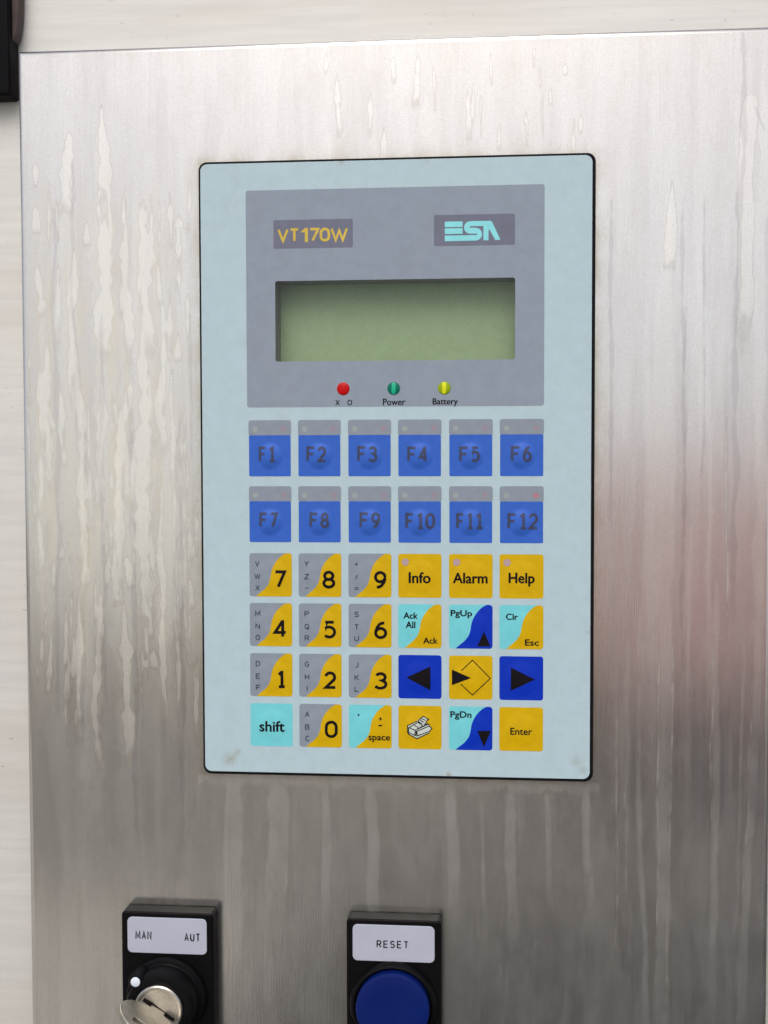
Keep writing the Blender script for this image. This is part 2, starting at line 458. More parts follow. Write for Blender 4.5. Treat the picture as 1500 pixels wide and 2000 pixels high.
def rrect(x0, y0, x1, y1, r, n=6):
    p = []
    for cx, cy, a0 in ((x1 - r, y0 + r, -90), (x1 - r, y1 - r, 0), (x0 + r, y1 - r, 90), (x0 + r, y0 + r, 180)):
        for i in range(n + 1):
            a = rad(a0 + 90 * i / n); p.append((cx + r * math.cos(a), cy + r * math.sin(a)))
    return p
def circle(cx, cy, r, n=32): return [(cx + r * math.cos(2 * math.pi * i / n), cy + r * math.sin(2 * math.pi * i / n)) for i in range(n)]
def lathe(profile, n=64):
    """profile: (radius, z) in mm, z negative towards the viewer; revolved about the panel normal"""
    vs, fs = [], []
    for r, z in profile:
        for i in range(n):
            a = 2 * math.pi * i / n
            vs.append(L(r * math.cos(a), r * math.sin(a), z))
    for j in range(len(profile) - 1):
        for i in range(n):
            fs.append((j * n + i, j * n + (i + 1) % n, (j + 1) * n + (i + 1) % n, (j + 1) * n + i))
    fs.append(tuple((len(profile) - 1) * n + i for i in range(n)))
    me = bpy.data.meshes.new('lathe'); me.from_pydata([tuple(v) for v in vs], [], fs)
    bm = bmesh.new(); bm.from_mesh(me); bmesh.ops.recalc_face_normals(bm, faces=bm.faces[:])
    for f in bm.faces: f.smooth = len(f.verts) < 5
    for e in bm.edges:
        if len(e.link_faces) == 2 and e.calc_face_angle(0) > rad(32): e.smooth = False
    bm.to_mesh(me); bm.free()
    return me
def box_mesh(x0, y0, z0, x1, y1, z1, bev=0.0, seg=2):
    bm = bmesh.new()
    bmesh.ops.create_cube(bm, size=1)
    a, b = L(x0, y0, z0), L(x1, y1, z1)
    for v in bm.verts:
        v.co = Vector([(a[i] + b[i]) / 2 + v.co[i] * abs(b[i] - a[i]) for i in range(3)])
    if bev: bmesh.ops.bevel(bm, geom=bm.edges[:], offset=bev / 1000, segments=seg, affect='EDGES', profile=.5)
    bmesh.ops.recalc_face_normals(bm, faces=bm.faces[:])
    me = bpy.data.meshes.new('box'); bm.to_mesh(me); bm.free()
    return me

# ---------------------------------------------------------------- the ground in front of the console
def sheet(name, x0, y0, x1, y1, z, mat):
    me = bpy.data.meshes.new(name)
    me.from_pydata([(x0, y0, z), (x1, y0, z), (x1, y1, z), (x0, y1, z)], [], [(0, 1, 2, 3)])
    o = bpy.data.objects.new(name, me); COL.objects.link(o); me.materials.append(MAT[mat])
    o['kind'] = 'structure'
    return o
sheet('ground', -400, -400, 400, 400, 0.0, 'yard')
sheet('added_path', -1.1, -7.5, 16, 3, 0.004, 'asphalt')  # unseen dark ground, added to darken the steel's lower reflection
sheet('added_road', -120, -90, 90, -7.5, 0.008, 'added_road')  # unseen far strip, added so the reflection steps darker below the horizon

# added, unseen shed: its pink roof is there to tint the steel's reflection
yw = bpy.data.objects.new('reflection_shed', None); COL.objects.link(yw)
yw.location = (3.75, -17, 0)
yw['label'] = 'added unseen shed with a pink roof, mirrored as a blurred pink patch in the steel'
yw['category'] = 'unseen reflector'
def wbox(name, x0, y0, z0, x1, y1, z1, mat):
    bm = bmesh.new(); bmesh.ops.create_cube(bm, size=1)
    for v in bm.verts: v.co = Vector(((x0 + x1) / 2 + v.co.x * (x1 - x0), (y0 + y1) / 2 + v.co.y * (y1 - y0), (z0 + z1) / 2 + v.co.z * (z1 - z0)))
    bmesh.ops.bevel(bm, geom=bm.edges[:], offset=.01, segments=1, affect='EDGES')
    me = bpy.data.meshes.new(name); bm.to_mesh(me); bm.free(); me.materials.append(MAT[mat])
    o = bpy.data.objects.new(name, me); COL.objects.link(o); o.parent = yw
MAT['pink_reflect'] = ground_mat('pink_reflection_roof', (232, 180, 168), (238, 196, 186), 3)  # pink chosen for the steel to mirror
MAT['helper_wall'] = ground_mat('grey_helper_wall', (150, 146, 140), (170, 166, 160), 9)
wbox('wall', -3.0, -4.2, 0, 3.4, 1.9, 1.45, 'helper_wall')
rm = bpy.data.meshes.new('roof')
rv = [(-3.25, 2.2, 1.50), (3.65, 2.2, 1.50), (3.65, -2.2, 4.9), (-3.25, -2.2, 4.9), (-3.25, -4.6, 1.50), (3.65, -4.6, 1.50)]
rm.from_pydata(rv, [], [(0, 1, 2, 3), (3, 2, 5, 4), (0, 3, 4), (1, 5, 2), (0, 4, 5, 1)]); rm.materials.append(MAT['pink_reflect'])
ro = bpy.data.objects.new('roof', rm); COL.objects.link(ro); ro.parent = yw

# ---------------------------------------------------------------- rear panel and black hinge
rp = bpy.data.objects.new('rear_panel', box_mesh(-420, -330, 14, 420, 420, 17, .8)); COL.objects.link(rp)
rp.data.materials.append(MAT['rear'])
rp.matrix_world = M.copy()
rp['label'] = 'pale brushed metal sheet behind the steel panel, showing as strips above and at left'
rp['category'] = 'metal sheet'

hb = thing('hinge_block', 'black plastic hinge block on the pale sheet at the top left corner', 'hinge', -175, -195, 13.9)
part('block', box_mesh(-35, -55, -10.5, 26.4, 50.6, 0, 1.2, 3), 'hinge', hb)
lug = []
for i in range(15):
    a = rad(-90 + 180 * i / 14); lug.append((26.3 + 2.9 * math.cos(a) , 11 + 18 * math.sin(a)))
part('lug', curve_mesh([[(20, -7)] + lug + [(20, 29)]], 6, .4, -7), 'lug', hb)

# ---------------------------------------------------------------- the stained steel panel
X0, X1, Y0, Y1, ZS, ZB = -144.9, 139.0, -160.6, 320.0, 2.0, 12.0
def build_steel():
    r = 2.0
    nx, ny = 440, 300
    xs = np.linspace(X0 + r, X1 - r, nx); ys = np.concatenate([np.linspace(Y0 + r, 224, ny - 1), [Y1 - r]])
    gx, gy = np.meshgrid(xs, ys)
    film = np.full(gx.shape, -9.0); film2 = np.full(gx.shape, -9.0); trail = np.full(gx.shape, -9.0)
    rng = random.Random(11)
    def wob(y, seed, amp, wl):
        q = random.Random(seed); out = np.zeros_like(y)
        for k in range(4): out += amp / (1 + k * .7) * np.sin(y / (wl / (1 + k * 1.3)) + q.uniform(0, 6.28)) * q.uniform(.5, 1)
        return out
    def drip(F, x, y, ln, w, seed=0, taper=.35, bead=.25, sway=.8, top=0.0, tail=.25, drift=0.0, soft=True):
        t = (gy - y) / ln
        grow = np.clip(t / max(taper, .01), 0, 1) ** .8
        fade = np.clip((1 - t) / max(tail, .01), 0, 1) ** .6
        hw = w / 2 * (top + (1 - top) * grow) * (1 if soft else fade) * (1 + wob(gy, seed, bead, 5.0))
        xc = x + drift * t + wob(gy, seed + 77, sway, 22)
        d = hw - np.abs(gx - xc)
        if soft: d = np.minimum(d, np.clip(1 - t, 0, 1) / max(tail, .01) * 1.3 - .45)
        d = np.where((t < 0) | (t > 1), np.minimum(d, -np.maximum(-t, t - 1) * ln - .2), d)
        np.maximum(F, d, out=F)
    # left field: narrow lobed runs over broad faint ones
    for (x, y, ln, w) in [(-126, -132, 190, 8), (-112, -142, 220, 9), (-98, -112, 200, 9), (-137, -70, 150, 5), (-88, -60, 180, 6), (-105, -60, 210, 8), (-119, -20, 180, 8)]:
        drip(film2, x, y, ln, w, seed=int(x * 7 + y * 3), bead=.30, sway=1.2, taper=.3, tail=.5)
    for (x, y, ln, w) in [(-126, -130, 34, 4.5), (-124, -88, 60, 3), (-111, -140, 40, 4), (-112, -98, 60, 6), (-103, -96, 60, 3.4), (-96, -104, 66, 4.2),
                          (-138, -118, 10, 2.4), (-138, -102, 12, 2.8), (-137, -80, 22, 3), (-136, -52, 46, 3.4), (-122, -46, 90, 3), (-114, -40, 60, 3),
                          (-107, -34, 90, 3.2), (-97, -60, 130, 5), (-90, -70, 70, 2.2), (-90, 0, 110, 2.4), (-124, 40, 70, 2.4), (-116, 50, 70, 2.6), (-105, 50, 70, 3.6),
                          (-86, -40, 50, 1.6), (-84, 20, 90, 1.4)]:
        drip(film, x, y, ln, w, seed=int(x * 7 + y * 3), bead=.42, sway=.9, taper=.3, tail=.4)
    for i in range(150):
        x = rng.uniform(-143, -77); y = rng.uniform(-115, 80)
        drip(film, x, y, rng.uniform(3, 34), rng.uniform(.5, 2.0), seed=i * 13 + 5, bead=.6, sway=.6, taper=.4, tail=.5)
    for i, x in enumerate((-85.5, -83.6, -82.0, -80.9, -79.6)):
        drip(film, x, -20 + i * 9, 90 - i * 7, .6, seed=i + 40, bead=.3, sway=.15, taper=.1, tail=.3, top=.5)
    # above the terminal
    for (x, y, ln, w) in [(-65, -135, 32, 6), (-33, -122, 18, 6), (-24, -128, 24, 5), (2, -122, 18, 6), (12, -140, 22, 5)]:
        drip(film2, x, y, ln, w, seed=int(x * 5 + 3), bead=.35, taper=.6, tail=.4)
    for i in range(26):
        x = rng.uniform(-30, 75); y = rng.uniform(-158, -128)
        drip(film, x, y, rng.uniform(5, 22), rng.uniform(.6, 1.8), seed=i * 17 + 9, bead=.5, sway=.4, taper=.3, tail=.7)
    # right of the terminal: tall flames and long runs
    drip(film2, 101, -108, 230, 11, seed=3, taper=.45, bead=.06, sway=.4, drift=-6, tail=.5)
    drip(film, 102, -106, 34, 4.5, seed=3, taper=.6, bead=.10, sway=.3, drift=-1, tail=.3)
    drip(film, 129.5, -136, 96, 5.5, seed=4, taper=.03, bead=.10, sway=.8, top=.6, drift=-2, tail=.4)
    drip(film2, 112, -90, 90, 5, seed=6, taper=.5, bead=.2, tail=.6)
    drip(film2, 134, -150, 260, 4, seed=8, taper=.1, bead=.2, tail=.5)
    for (x, y, ln, w, dr) in [(101, 50, 190, 5.0, -1), (119, 40, 180, 2.6, 0), (135.5, 30, 200, 3.0, -7), (87, 60, 90, 1.2, 0), (91, 110, 120, 2.0, 4), (129.5, 60, 130, 1.0, -3),
                              (109, 20, 80, 1.2, 0), (94, -40, 90, 1.8, 0), (116, -30, 140, 1.6, 1)]:
        drip(film2, x, y, ln, w, seed=int(x * 3), taper=.1, bead=.08, sway=.4, drift=dr, tail=.5, top=.4)
    for (x, y, ln, w, dr) in [(98.6, 60, 170, .7, -1.2), (103.4, 60, 170, .7, -1.6), (133, 40, 150, .6, -4), (83, 90, 110, .7, 0), (86, 118, 70, .6, .5), (118, 60, 90, .6, 0), (107, -60, 90, .6, 0), (122, -20, 90, .7, 1)]:
        drip(film, x, y, ln, w, seed=int(x * 3), taper=.1, bead=.1, sway=.4, drift=dr, tail=.5, top=.5)
    # below the terminal: faint runs from the lower gasket
    for (x, y, ln, w, dr) in [(-45, 122, 60, 8, -3), (-27, 121, 70, 3.2, -1), (-10, 121, 85, 4.6, 3), (21.5, 121, 60, 4.4, 0), (43, 122, 76, 4, 2), (72, 119, 60, 3, 1), (-62, 119, 90, 7, -4), (33, 124, 60, 1.3, 1), (57, 122, 50, 2, 1)]:
        drip(film2, x, y, ln, w, seed=int(x * 9 + 2), top=.7, taper=.1, bead=.10, sway=.5, drift=dr, tail=.8)
    band = 121.0 + wob(gx, 5, .9, 3.0) - gy
    np.maximum(film2, np.where((gy > 116.5) & (np.abs(gx) < 77), np.minimum(band * .5, .5), -9), out=film2)
    # dark trails
    for (x, y, ln, w, dr, sw) in [(127, -160, 230, 2.2, -3, .7), (136.5, -136, 64, 2.2, 2, .9), (131, -132, 10, 1.4, 4, .1), (106, -100, 190, 1.4, 1, .5), (113.5, -100, 120, 1.0, 0, .4),
                              (-124, -120, 120, 1.5, 1, 1.2), (-113, -60, 160, 1.8, -1, 1.2), (-102, -30, 190, 2.2, 1, .6), (-83, -20, 180, 2.0, 0, .4), (-120, -30, 150, 1.4, -2, 1),
                              (-131, -100, 210, 2, -1, 1), (-78.5, -60, 60, 1.2, 0, .2), (80, -100, 130, 1.6, 0, .3)]:
        drip(trail, x, y, ln, w, seed=int(x * 11 + 1), taper=.05, bead=.35, sway=sw, drift=dr, tail=.2, top=.5)
    film = np.clip(.5 + film / 4, 0, 1); film2 = np.clip(.5 + film2 / 4, 0, 1); trail = np.clip(.5 + trail / 3, 0, 1)
    vs = [tuple(L(x, y, ZS)) for x, y in zip(gx.ravel(), gy.ravel())]
    idx = np.arange(nx * ny).reshape(ny, nx)
    fs = np.stack([idx[:-1, :-1], idx[1:, :-1], idx[1:, 1:], idx[:-1, 1:]], -1).reshape(-1, 4)
    cut = (np.abs(gx) < 66) & (np.abs(gy) < 105)          # the mounting cut-out behind the terminal
    fs = fs[~cut.ravel()[fs].all(1)].tolist()
    # rounded fold and flange round the edge
    def loop(o, z): return [L(X0 + r - o, Y0 + r - o, z), L(X0 + r - o, Y1 - r + o, z), L(X1 - r + o, Y1 - r + o, z), L(X1 - r + o, Y0 + r - o, z)]
    prof = [(r * math.sin(rad(a)), ZS + r * (1 - math.cos(rad(a)))) for a in range(0, 91, 15)] + [(r, ZB)]
    base = len(vs)
    for o, z in prof: vs += [tuple(v) for v in loop(o, z)]
    for j in range(len(prof) - 1):
        for i in range(4):
            a, b = base + j * 4 + i, base + j * 4 + (i + 1) % 4
            fs.append([a, a + 4, b + 4, b])
    e = base + (len(prof) - 1) * 4
    me = bpy.data.meshes.new('steel_panel'); me.from_pydata(vs, [], fs)
    n0 = nx * ny
    lo = 78 + wob(gx, 9, 12, 9)                     # where the heavy limescale on the left ends
    le = -79 + wob(gy, 21, 1.5, 30)
    scale = np.clip((le - gx) / 8 + .5, 0, 1) * np.clip((lo - gy) / 60, 0, 1) * np.clip((gy + 150) / 70, 0, 1)
    scale = scale * (.75 + .25 * np.clip(wob(gx, 31, 1, 2.2), -1, 1))
    def outline(cx, cy, hx, hy):                    # distance outside a rectangle, mm
        qx, qy = np.abs(gx - cx) - hx, np.abs(gy - cy) - hy
        return np.hypot(np.maximum(qx, 0), np.maximum(qy, 0))
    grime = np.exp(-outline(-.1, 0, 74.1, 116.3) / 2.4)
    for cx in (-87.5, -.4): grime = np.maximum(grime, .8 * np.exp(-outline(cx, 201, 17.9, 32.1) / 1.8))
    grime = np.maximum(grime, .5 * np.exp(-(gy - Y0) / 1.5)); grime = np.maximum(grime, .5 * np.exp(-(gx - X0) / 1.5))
    for nm, F in (('film', film), ('film2', film2), ('trail', trail), ('scale', scale), ('grime', grime)):
        at = me.attributes.new(nm, 'FLOAT', 'POINT')
        arr = np.full(len(vs), .2 if nm in ('film', 'film2', 'trail') else 0, dtype=np.float32); arr[:n0] = F.ravel()
        at.data.foreach_set('value', arr)
    me.polygons.foreach_set('use_smooth', [False] * len(me.polygons))
    bm = bmesh.new(); bm.from_mesh(me); bmesh.ops.recalc_face_normals(bm, faces=bm.faces[:])
    bm.faces.ensure_lookup_table()
    for f in bm.faces:
        if len(f.verts) == 4 and all(v.index >= base for v in f.verts): f.smooth = True
    bm.to_mesh(me); bm.free()
    me.materials.append(MAT['steel'])
    return me
sp = bpy.data.objects.new('steel_panel', build_steel()); COL.objects.link(sp)
sp.matrix_world = M.copy()
sp['label'] = 'large water stained brushed steel panel carrying the keypad terminal and both switches'
sp['category'] = 'control panel'

# ---------------------------------------------------------------- the operator terminal
T = thing('operator_terminal', 'pale blue keypad terminal with green display and rows of coloured keys on the steel panel', 'operator terminal', 0, 0, 0)
LCD = (-45.1, -71.3, 44.7, -41.2)
hole = rrect(*LCD, .8, 3)
part('gasket', curve_mesh([rrect(-74.2, -116.3, 74.0, 116.3, 3.2, 8), rrect(-50, -75, 50, -38, 1, 3)], 2.3, .35, -.25 + .0), 'rubber', T)
# the gasket's face sits just behind the printed front sheet
part('front_sheet', curve_mesh([rrect(-73.4, -115.4, 72.75, 115.2, 2.6, 8), hole], .35, .1, -.55), 'pale', T)
sur = part('display_surround', flat_mesh([rrect(-56.1, -105.2, 55.4, -24.0, .9, 5), hole]), 'grey', T)
to_panel(sur.data, -.58)
# dark well behind the display opening
bm = bmesh.new()
x0, y0, x1, y1 = LCD[0] - .2, LCD[1] - .2, LCD[2] + .2, LCD[3] + .2
lv = [[bm.verts.new(L(x, y, z)) for x, y in ((x0, y0), (x1, y0), (x1, y1), (x0, y1))] for z in (-.3, 12.5)]
for i in range(4): bm.faces.new((lv[0][i], lv[0][(i + 1) % 4], lv[1][(i + 1) % 4], lv[1][i]))
me = bpy.data.meshes.new('well'); bm.to_mesh(me); bm.free()
well = part('display_recess', me, 'recess', T)
part('display_screen', box_mesh(x0 + .1, y0 + .1, 11.5, x1 - .1, y1 - .1, 12.4), 'lcd', T)
pane = part('display_window', flat_mesh([rrect(LCD[0] + .03, LCD[1] + .03, LCD[2] - .03, LCD[3] - .03, .8, 3)]), 'film', T)
to_panel(pane.data, -.4)

ZP = .60                              # height of the keys' print above z = 0
b1 = part('name_badge', flat_mesh([rrect(-45.6, -94.0, -15.6, -83.4, .6, 3)]), 'badge', T, label='darker grey badge with amber lettering')
to_panel(b1.data, -.62)
b2 = part('maker_badge', flat_mesh([rrect(14.7, -94.7, 44.6, -83.3, .6, 3)]), 'badge', T, label='darker grey badge with turquoise logo')
to_panel(b2.data, -.62)
vt = []
for ch, a, b, w in (('V', 0, 4.3, .95), ('T', 4.6, 8.3, .95), ('7', 12.0, 15.9, .95), ('0', 16.0, 20.0, 1.0), ('W', 20.1, 26.7, .9)):
    vt.append(line_glyph(ch, -44.1 + a, -90.9, -44.1 + b, -85.7, w))
vt.append(flat_mesh([[(-35.4, -89.3), (-33.6, -90.9), (-32.5, -90.9), (-32.5, -85.7), (-33.7, -85.7), (-33.7, -89.3)]]))
v = join_meshes(vt); to_panel(v, -.65); part('lettering', v, 'amber', b1)
# ESA logo drawn from its outline: three bars, an S with rounded bowls, an open A
def ar(cx, cy, r, a0, a1, n=8): return [(cx + r * math.cos(rad(a0 + (a1 - a0) * i / n)), cy + r * math.sin(rad(a0 + (a1 - a0) * i / n))) for i in range(n + 1)]
k = 20.4 / 890; ox, oy = 18.7 - 245 * k, -92.2 - 195 * k
def lg(pts): return [(ox + x * k, oy + y * k) for x, y in pts]
logo = [lg([(245, 195), (533, 195), (533, 283), (245, 283)]), lg([(245, 303), (533, 303), (533, 393), (245, 393)]),
        lg([(245, 418), (760, 418), (775, 405), (760, 394)] + [(640, 394)] + ar(655, 294, 100, 90, 270) + [(890, 194), (985, 194), (1008, 215), (1140, 500), (1060, 505), (960, 325), (950, 345), (950, 505), (868, 505), (868, 275), (655, 275), (640, 288), (655, 300)]
           + [(745, 300)] + ar(745, 405, 102, -90, 90) + [(245, 508)])]
me = join_meshes([flat_mesh([p]) for p in logo]); to_panel(me, -.65); part('lettering', me, 'logo', b2)

# lamps with their captions
def cap_mesh(r, h):
    return lathe([(r, 0)] + [(r * math.cos(rad(a)), -h * math.sin(rad(a))) for a in range(12, 90, 13)] + [(.02, -h)], 32)
for x, m1, m2, lab in ((-19.4, 'ledred', None, 'red lamp above X O'), (-.4, 'ledgreen', 'ledgreenlit', 'green lamp above Power'), (18.5, 'ledyellow', 'ledyellowlit', 'yellow green lamp above Battery')):
    lm = part('indicator_lamp', cap_mesh(2.4, .6), m1, T, (x, -30.8, -.6), lab)
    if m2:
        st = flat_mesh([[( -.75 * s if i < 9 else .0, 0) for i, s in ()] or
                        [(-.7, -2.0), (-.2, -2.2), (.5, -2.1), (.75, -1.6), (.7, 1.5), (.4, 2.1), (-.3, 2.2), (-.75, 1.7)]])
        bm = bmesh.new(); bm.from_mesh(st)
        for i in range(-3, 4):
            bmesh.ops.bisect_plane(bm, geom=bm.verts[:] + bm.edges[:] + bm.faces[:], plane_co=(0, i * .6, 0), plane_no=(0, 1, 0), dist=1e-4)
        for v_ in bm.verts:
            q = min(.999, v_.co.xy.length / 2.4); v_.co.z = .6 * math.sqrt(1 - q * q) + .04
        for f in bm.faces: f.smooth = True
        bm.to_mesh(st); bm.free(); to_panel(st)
        part('lens_light_band', st, m2, lm)  # light on the lens, painted as a lighter band over the dome
cp = [line_glyph('X', -22.4, -26.7, -20.8, -24.6, .34), line_glyph('0', -17.8, -26.7, -16.1, -24.6, .34),
      text_mesh('Power', -4.4, -27.0, 3.9, -24.55, .07), text_mesh('Battery', 14.2, -27.0, 23.5, -24.0, .07)]
for c_, w in zip(cp, ('X', 'O', 'Power', 'Battery')):
    to_panel(c_, -.63); part('caption', c_, 'ink' if w != 'O' else 'ink', T)

# ---- keys
KW, KH = 16.3, 16.5
CX = [-55.6, -36.7, -17.7, 1.15, 20.25, 39.1]
FY = [-19.2, 5.75]
DYL = [31.15, 50.15, 69.35, 88.55]
def sub(key, name, me, mat): return part(name, me, mat, key)
FD = (8.1, 13.6, 5.4, .82)            # dome of the function keys
ND = (8.2, 8.4, 6.9, .34)             # dome of the other keys
fk_mesh = dome_print(flat_mesh([rrect(0.15, 5.7, 16.1, 21.2, .5, 3)]), ZP + .02, FD, .5)
fs_mesh = dome_print(flat_mesh([rrect(0, 0, 16.3, 6.0, .9, 4)[:]]), ZP + .01)
dot = dome_print(flat_mesh([circle(0, 0, 1.1, 20)]), ZP + .05)
dotr = dome_print(flat_mesh([circle(0, 0, 1.15, 20)]), ZP + .05)
dotm = dome_print(flat_mesh([circle(0, 0, 1.35, 20)]), ZP + .10)
FT = {1: (3.9, 9.9, 10.6, 15.9), 2: (3.2, 9.9, 10.9, 15.9), 3: (3.5, 9.9, 11.2, 15.9), 4: (3.5, 10.1, 11.3, 16.0), 5: (3.8, 10.1, 11.6, 16.0), 6: (4.1, 10.0, 11.9, 16.0),
      7: (4.0, 9.9, 11.2, 15.7), 8: (4.3, 9.9, 11.8, 15.8), 9: (4.3, 9.8, 12.2, 15.8), 10: (2.7, 10.0, 13.9, 16.1), 11: (2.7, 10.0, 13.0, 16.1), 12: (2.9, 10.0, 14.4, 16.1)}
for i in range(1, 13):
    r_, c_ = (i - 1) // 6, (i - 1) % 6
    key = part('function_key', fk_mesh, 'fblue', T, (CX[c_], FY[r_], 0), 'blue function key marked F%d' % i)
    sub(key, 'label_strip', fs_mesh, 'keygrey')
    o = part('indicator_window', dot, 'window_pale', key, (2.5, 3.4, 0), 'pale window')
    o = part('indicator_window', dotr, 'window_pink', key, (13.4, 3.4, 0), 'pinkish window' if i != 12 else 'reddish window')
    if i == 12: o.data = dotr.copy(); o.data.materials.clear(); o.data.materials.append(MAT['window_red'])
    x0, y0, x1, y1 = FT[i]
    w = x1 - x0; s = str(i)
    fw = w * (.46 if len(s) == 1 else .30)
    ms = [line_glyph('F', x0, y0, x0 + fw, y1, 1.0)]
    if len(s) == 1: slots = [(x0 + w * .56, x1)]
    else: slots = [(x0 + w * .38, x0 + w * .64), (x0 + w * .68, x1)]
    for ch, (a, b) in zip(s, slots):
        ms.append(line_glyph(ch, a, y0, b, y1, 1.0))
    sub(key, 'lettering', dome_print(join_meshes(ms), ZP + .09, FD, .5), 'fink')

tile = dome_print(flat_mesh([rrect(0, 0, KW, KH, 1.0, 4)]), ZP, ND, .7)
tiles = {m: (tile if i == 0 else tile.copy()) for i, m in enumerate(('keygrey', 'yellow', 'cyan', 'nblue'))}
SW = [(.86, .0), (.78, .045), (.70, .11), (.635, .185), (.585, .26), (.55, .33), (.525, .40), (.51, .47), (.50, .54), (.485, .61), (.463, .68), (.43, .74), (.39, .79), (.34, .845), (.28, .89), (.215, .945), (.15, 1.0)]
sw_loop = [(a * KW, b * KH) for a, b in SW] + [p for p in reversed(rrect(0, 0, KW, KH, 1.0, 4)) if (p[0] > KW * .85)]
sw_loop = [(a * KW, b * KH) for a, b in SW] + [(KW - 1.0, KH), (KW - .3, KH - .3), (KW, KH - 1.0), (KW, 1.0), (KW - .3, .3), (KW - 1.0, 0)]
swoosh = dome_print(flat_mesh([sw_loop]), ZP + .03, ND, .7)
swooshes = {'yellow': swoosh, 'nblue': swoosh.copy()}
def dp(ms): return dome_print(join_meshes(ms), ZP + .10, ND, .7)
def base_key(name, c, r, colour, label): return part(name, tiles[colour], colour, T, (CX[c], DYL[r], 0), label)
DIG = {7: (0, 0, 9.5, 14.1, 'VWX'), 8: (1, 0, 9.1, 14.0, 'YZ-'), 9: (2, 0, 9.7, 14.5, '+/='), 4: (0, 1, 9.2, 14.4, 'MNO'), 5: (1, 1, 9.5, 14.3, 'PQR'), 6: (2, 1, 9.7, 14.7, 'STU'),
       1: (0, 2, 10.4, 13.9, 'DEF'), 2: (1, 2, 9.6, 14.4, 'GHI'), 3: (2, 2, 9.9, 14.8, 'JKL'), 0: (1, 3, 9.8, 14.7, 'ABC')}
LW = {'I': .5, 'W': 2.4, 'M': 2.2, '-': 1.5, '+': 1.7, '/': .9, '=': 1.7, 'J': 1.3}
for d, (c, r, a, b, side) in DIG.items():
    key = base_key('number_key', c, r, 'keygrey', 'grey and yellow number key %d with small %s' % (d, ' '.join(side)) if side != '+/=' and side != 'YZ-' else 'grey and yellow number key %d' % d)
    sub(key, 'colour_field', swooshes['yellow'], 'yellow')
    yt, yb = (6.5, 13.3) if r < 2 else ((6.6, 13.3) if r == 2 else (6.2, 12.9))
    sub(key, 'lettering', dp([line_glyph(str(d), a, yt, b, yb, 1.12)]), 'ink')
    ms = []
    for ch, yc in zip(side, (4.0, 8.8, 13.2)):
        w = LW.get(ch, 1.75); h = {'-': .5, '+': 1.7, '/': 2.0, '=': 1.3}.get(ch, 2.1)
        ms.append(line_glyph(ch, 3.05 - w / 2, yc - h / 2, 3.05 + w / 2, yc + h / 2, .33 if ch not in '+=-' else .28))
    sub(key, 'side_lettering', dp(ms), 'dimink')
for c, w, box, dx in ((3, 'Info', (4.1, 6.9, 12.1, 10.95), 2.7), (4, 'Alarm', (1.6, 7.0, 14.3, 10.9), 2.85), (5, 'Help', (3.5, 6.9, 12.9, 11.9), 2.8)):
    key = base_key('menu_key', c, 0, 'yellow', 'yellow %s key' % w)
    part('indicator_window', dotm, 'window_mauve', key, (dx, 3.1, 0))
    sub(key, 'lettering', dp([text_mesh(w, *box, .15)]), 'ink')
def two(c, r, top, field, label, texts, ink='ink'):
    key = base_key('command_key', c, r, top, label)
    sub(key, 'colour_field', swooshes[field], field)
    for t_ in texts: sub(key, 'lettering', dp([text_mesh(t_[0], *t_[1], .09)]), ink)
    return key
two(3, 1, 'cyan', 'yellow', 'turquoise and yellow Ack key', [('Ack', (2.05, 3.1, 7.3, 5.4)), ('All', (2.9, 6.5, 6.4, 8.9)), ('Ack', (9.5, 12.5, 14.8, 14.8))])
k1 = two(4, 1, 'cyan', 'nblue', 'turquoise and blue PgUp key', [('PgUp', (.7, 2.05, 8.6, 5.0))])
sub(k1, 'arrow', dp([flat_mesh([[(13.1, 10.0), (15.5, 15.6), (10.6, 15.6)]])]), 'ink')
two(5, 1, 'cyan', 'yellow', 'turquoise and yellow Clr Esc key', [('Clr', (2.5, 3.2, 6.8, 5.5)), ('Esc', (9.6, 12.8, 14.6, 15.1))])
k1 = base_key('arrow_key', 3, 2, 'nblue', 'blue key with black left arrow')
sub(k1, 'arrow', dp([flat_mesh([[(3.1, 8.5), (12.1, 4.2), (12.1, 13.2)]])]), 'ink')
k1 = base_key('arrow_key', 5, 2, 'nblue', 'blue key with black right arrow')
sub(k1, 'arrow', dp([flat_mesh([[(4.3, 4.2), (13.2, 8.6), (4.3, 12.9)]])]), 'ink')
k1 = base_key('menu_key', 4, 2, 'yellow', 'yellow key with arrow entering a diamond')
sub(k1, 'arrow', dp([flat_mesh([[(1.1, 5.3), (8.3, 8.3), (1.1, 11.2)]])]), 'ink')
sub(k1, 'diamond', dp([stroke_mesh([[(4.8, 5.5), (8.8, 1.6), (15.5, 8.4), (8.8, 14.8), (4.5, 10.8)]], .32)]), 'ink')
k1 = base_key('shift_key', 0, 3, 'cyan', 'turquoise shift key')
sub(k1, 'lettering', dp([text_mesh('shift', 3.6, 6.8, 13.1, 10.8, .14)]), 'ink')
k1 = two(2, 3, 'cyan', 'yellow', 'turquoise and yellow space key', [('space', (7.5, 11.8, 15.6, 14.2)), ('+', (11.4, 4.6, 12.6, 5.8)), ('-', (11.4, 7.55, 12.6, 7.95))])
sub(k1, 'lettering', dp([flat_mesh([circle(3.7, 3.9, .38, 10)])]), 'ink')
k1 = two(4, 3, 'cyan', 'nblue', 'turquoise and blue PgDn key', [('PgDn', (.6, 1.9, 8.4, 5.0))])
sub(k1, 'arrow', dp([flat_mesh([[(10.7, 9.1), (15.7, 9.1), (13.1, 15.3)]])]), 'ink')
k1 = base_key('enter_key', 5, 3, 'yellow', 'yellow Enter key')
sub(k1, 'lettering', dp([text_mesh('Enter', 4.2, 7.7, 12.2, 10.3, .07)]), 'ink')
k1 = base_key('print_key', 3, 3, 'yellow', 'yellow key with a small printer picture')
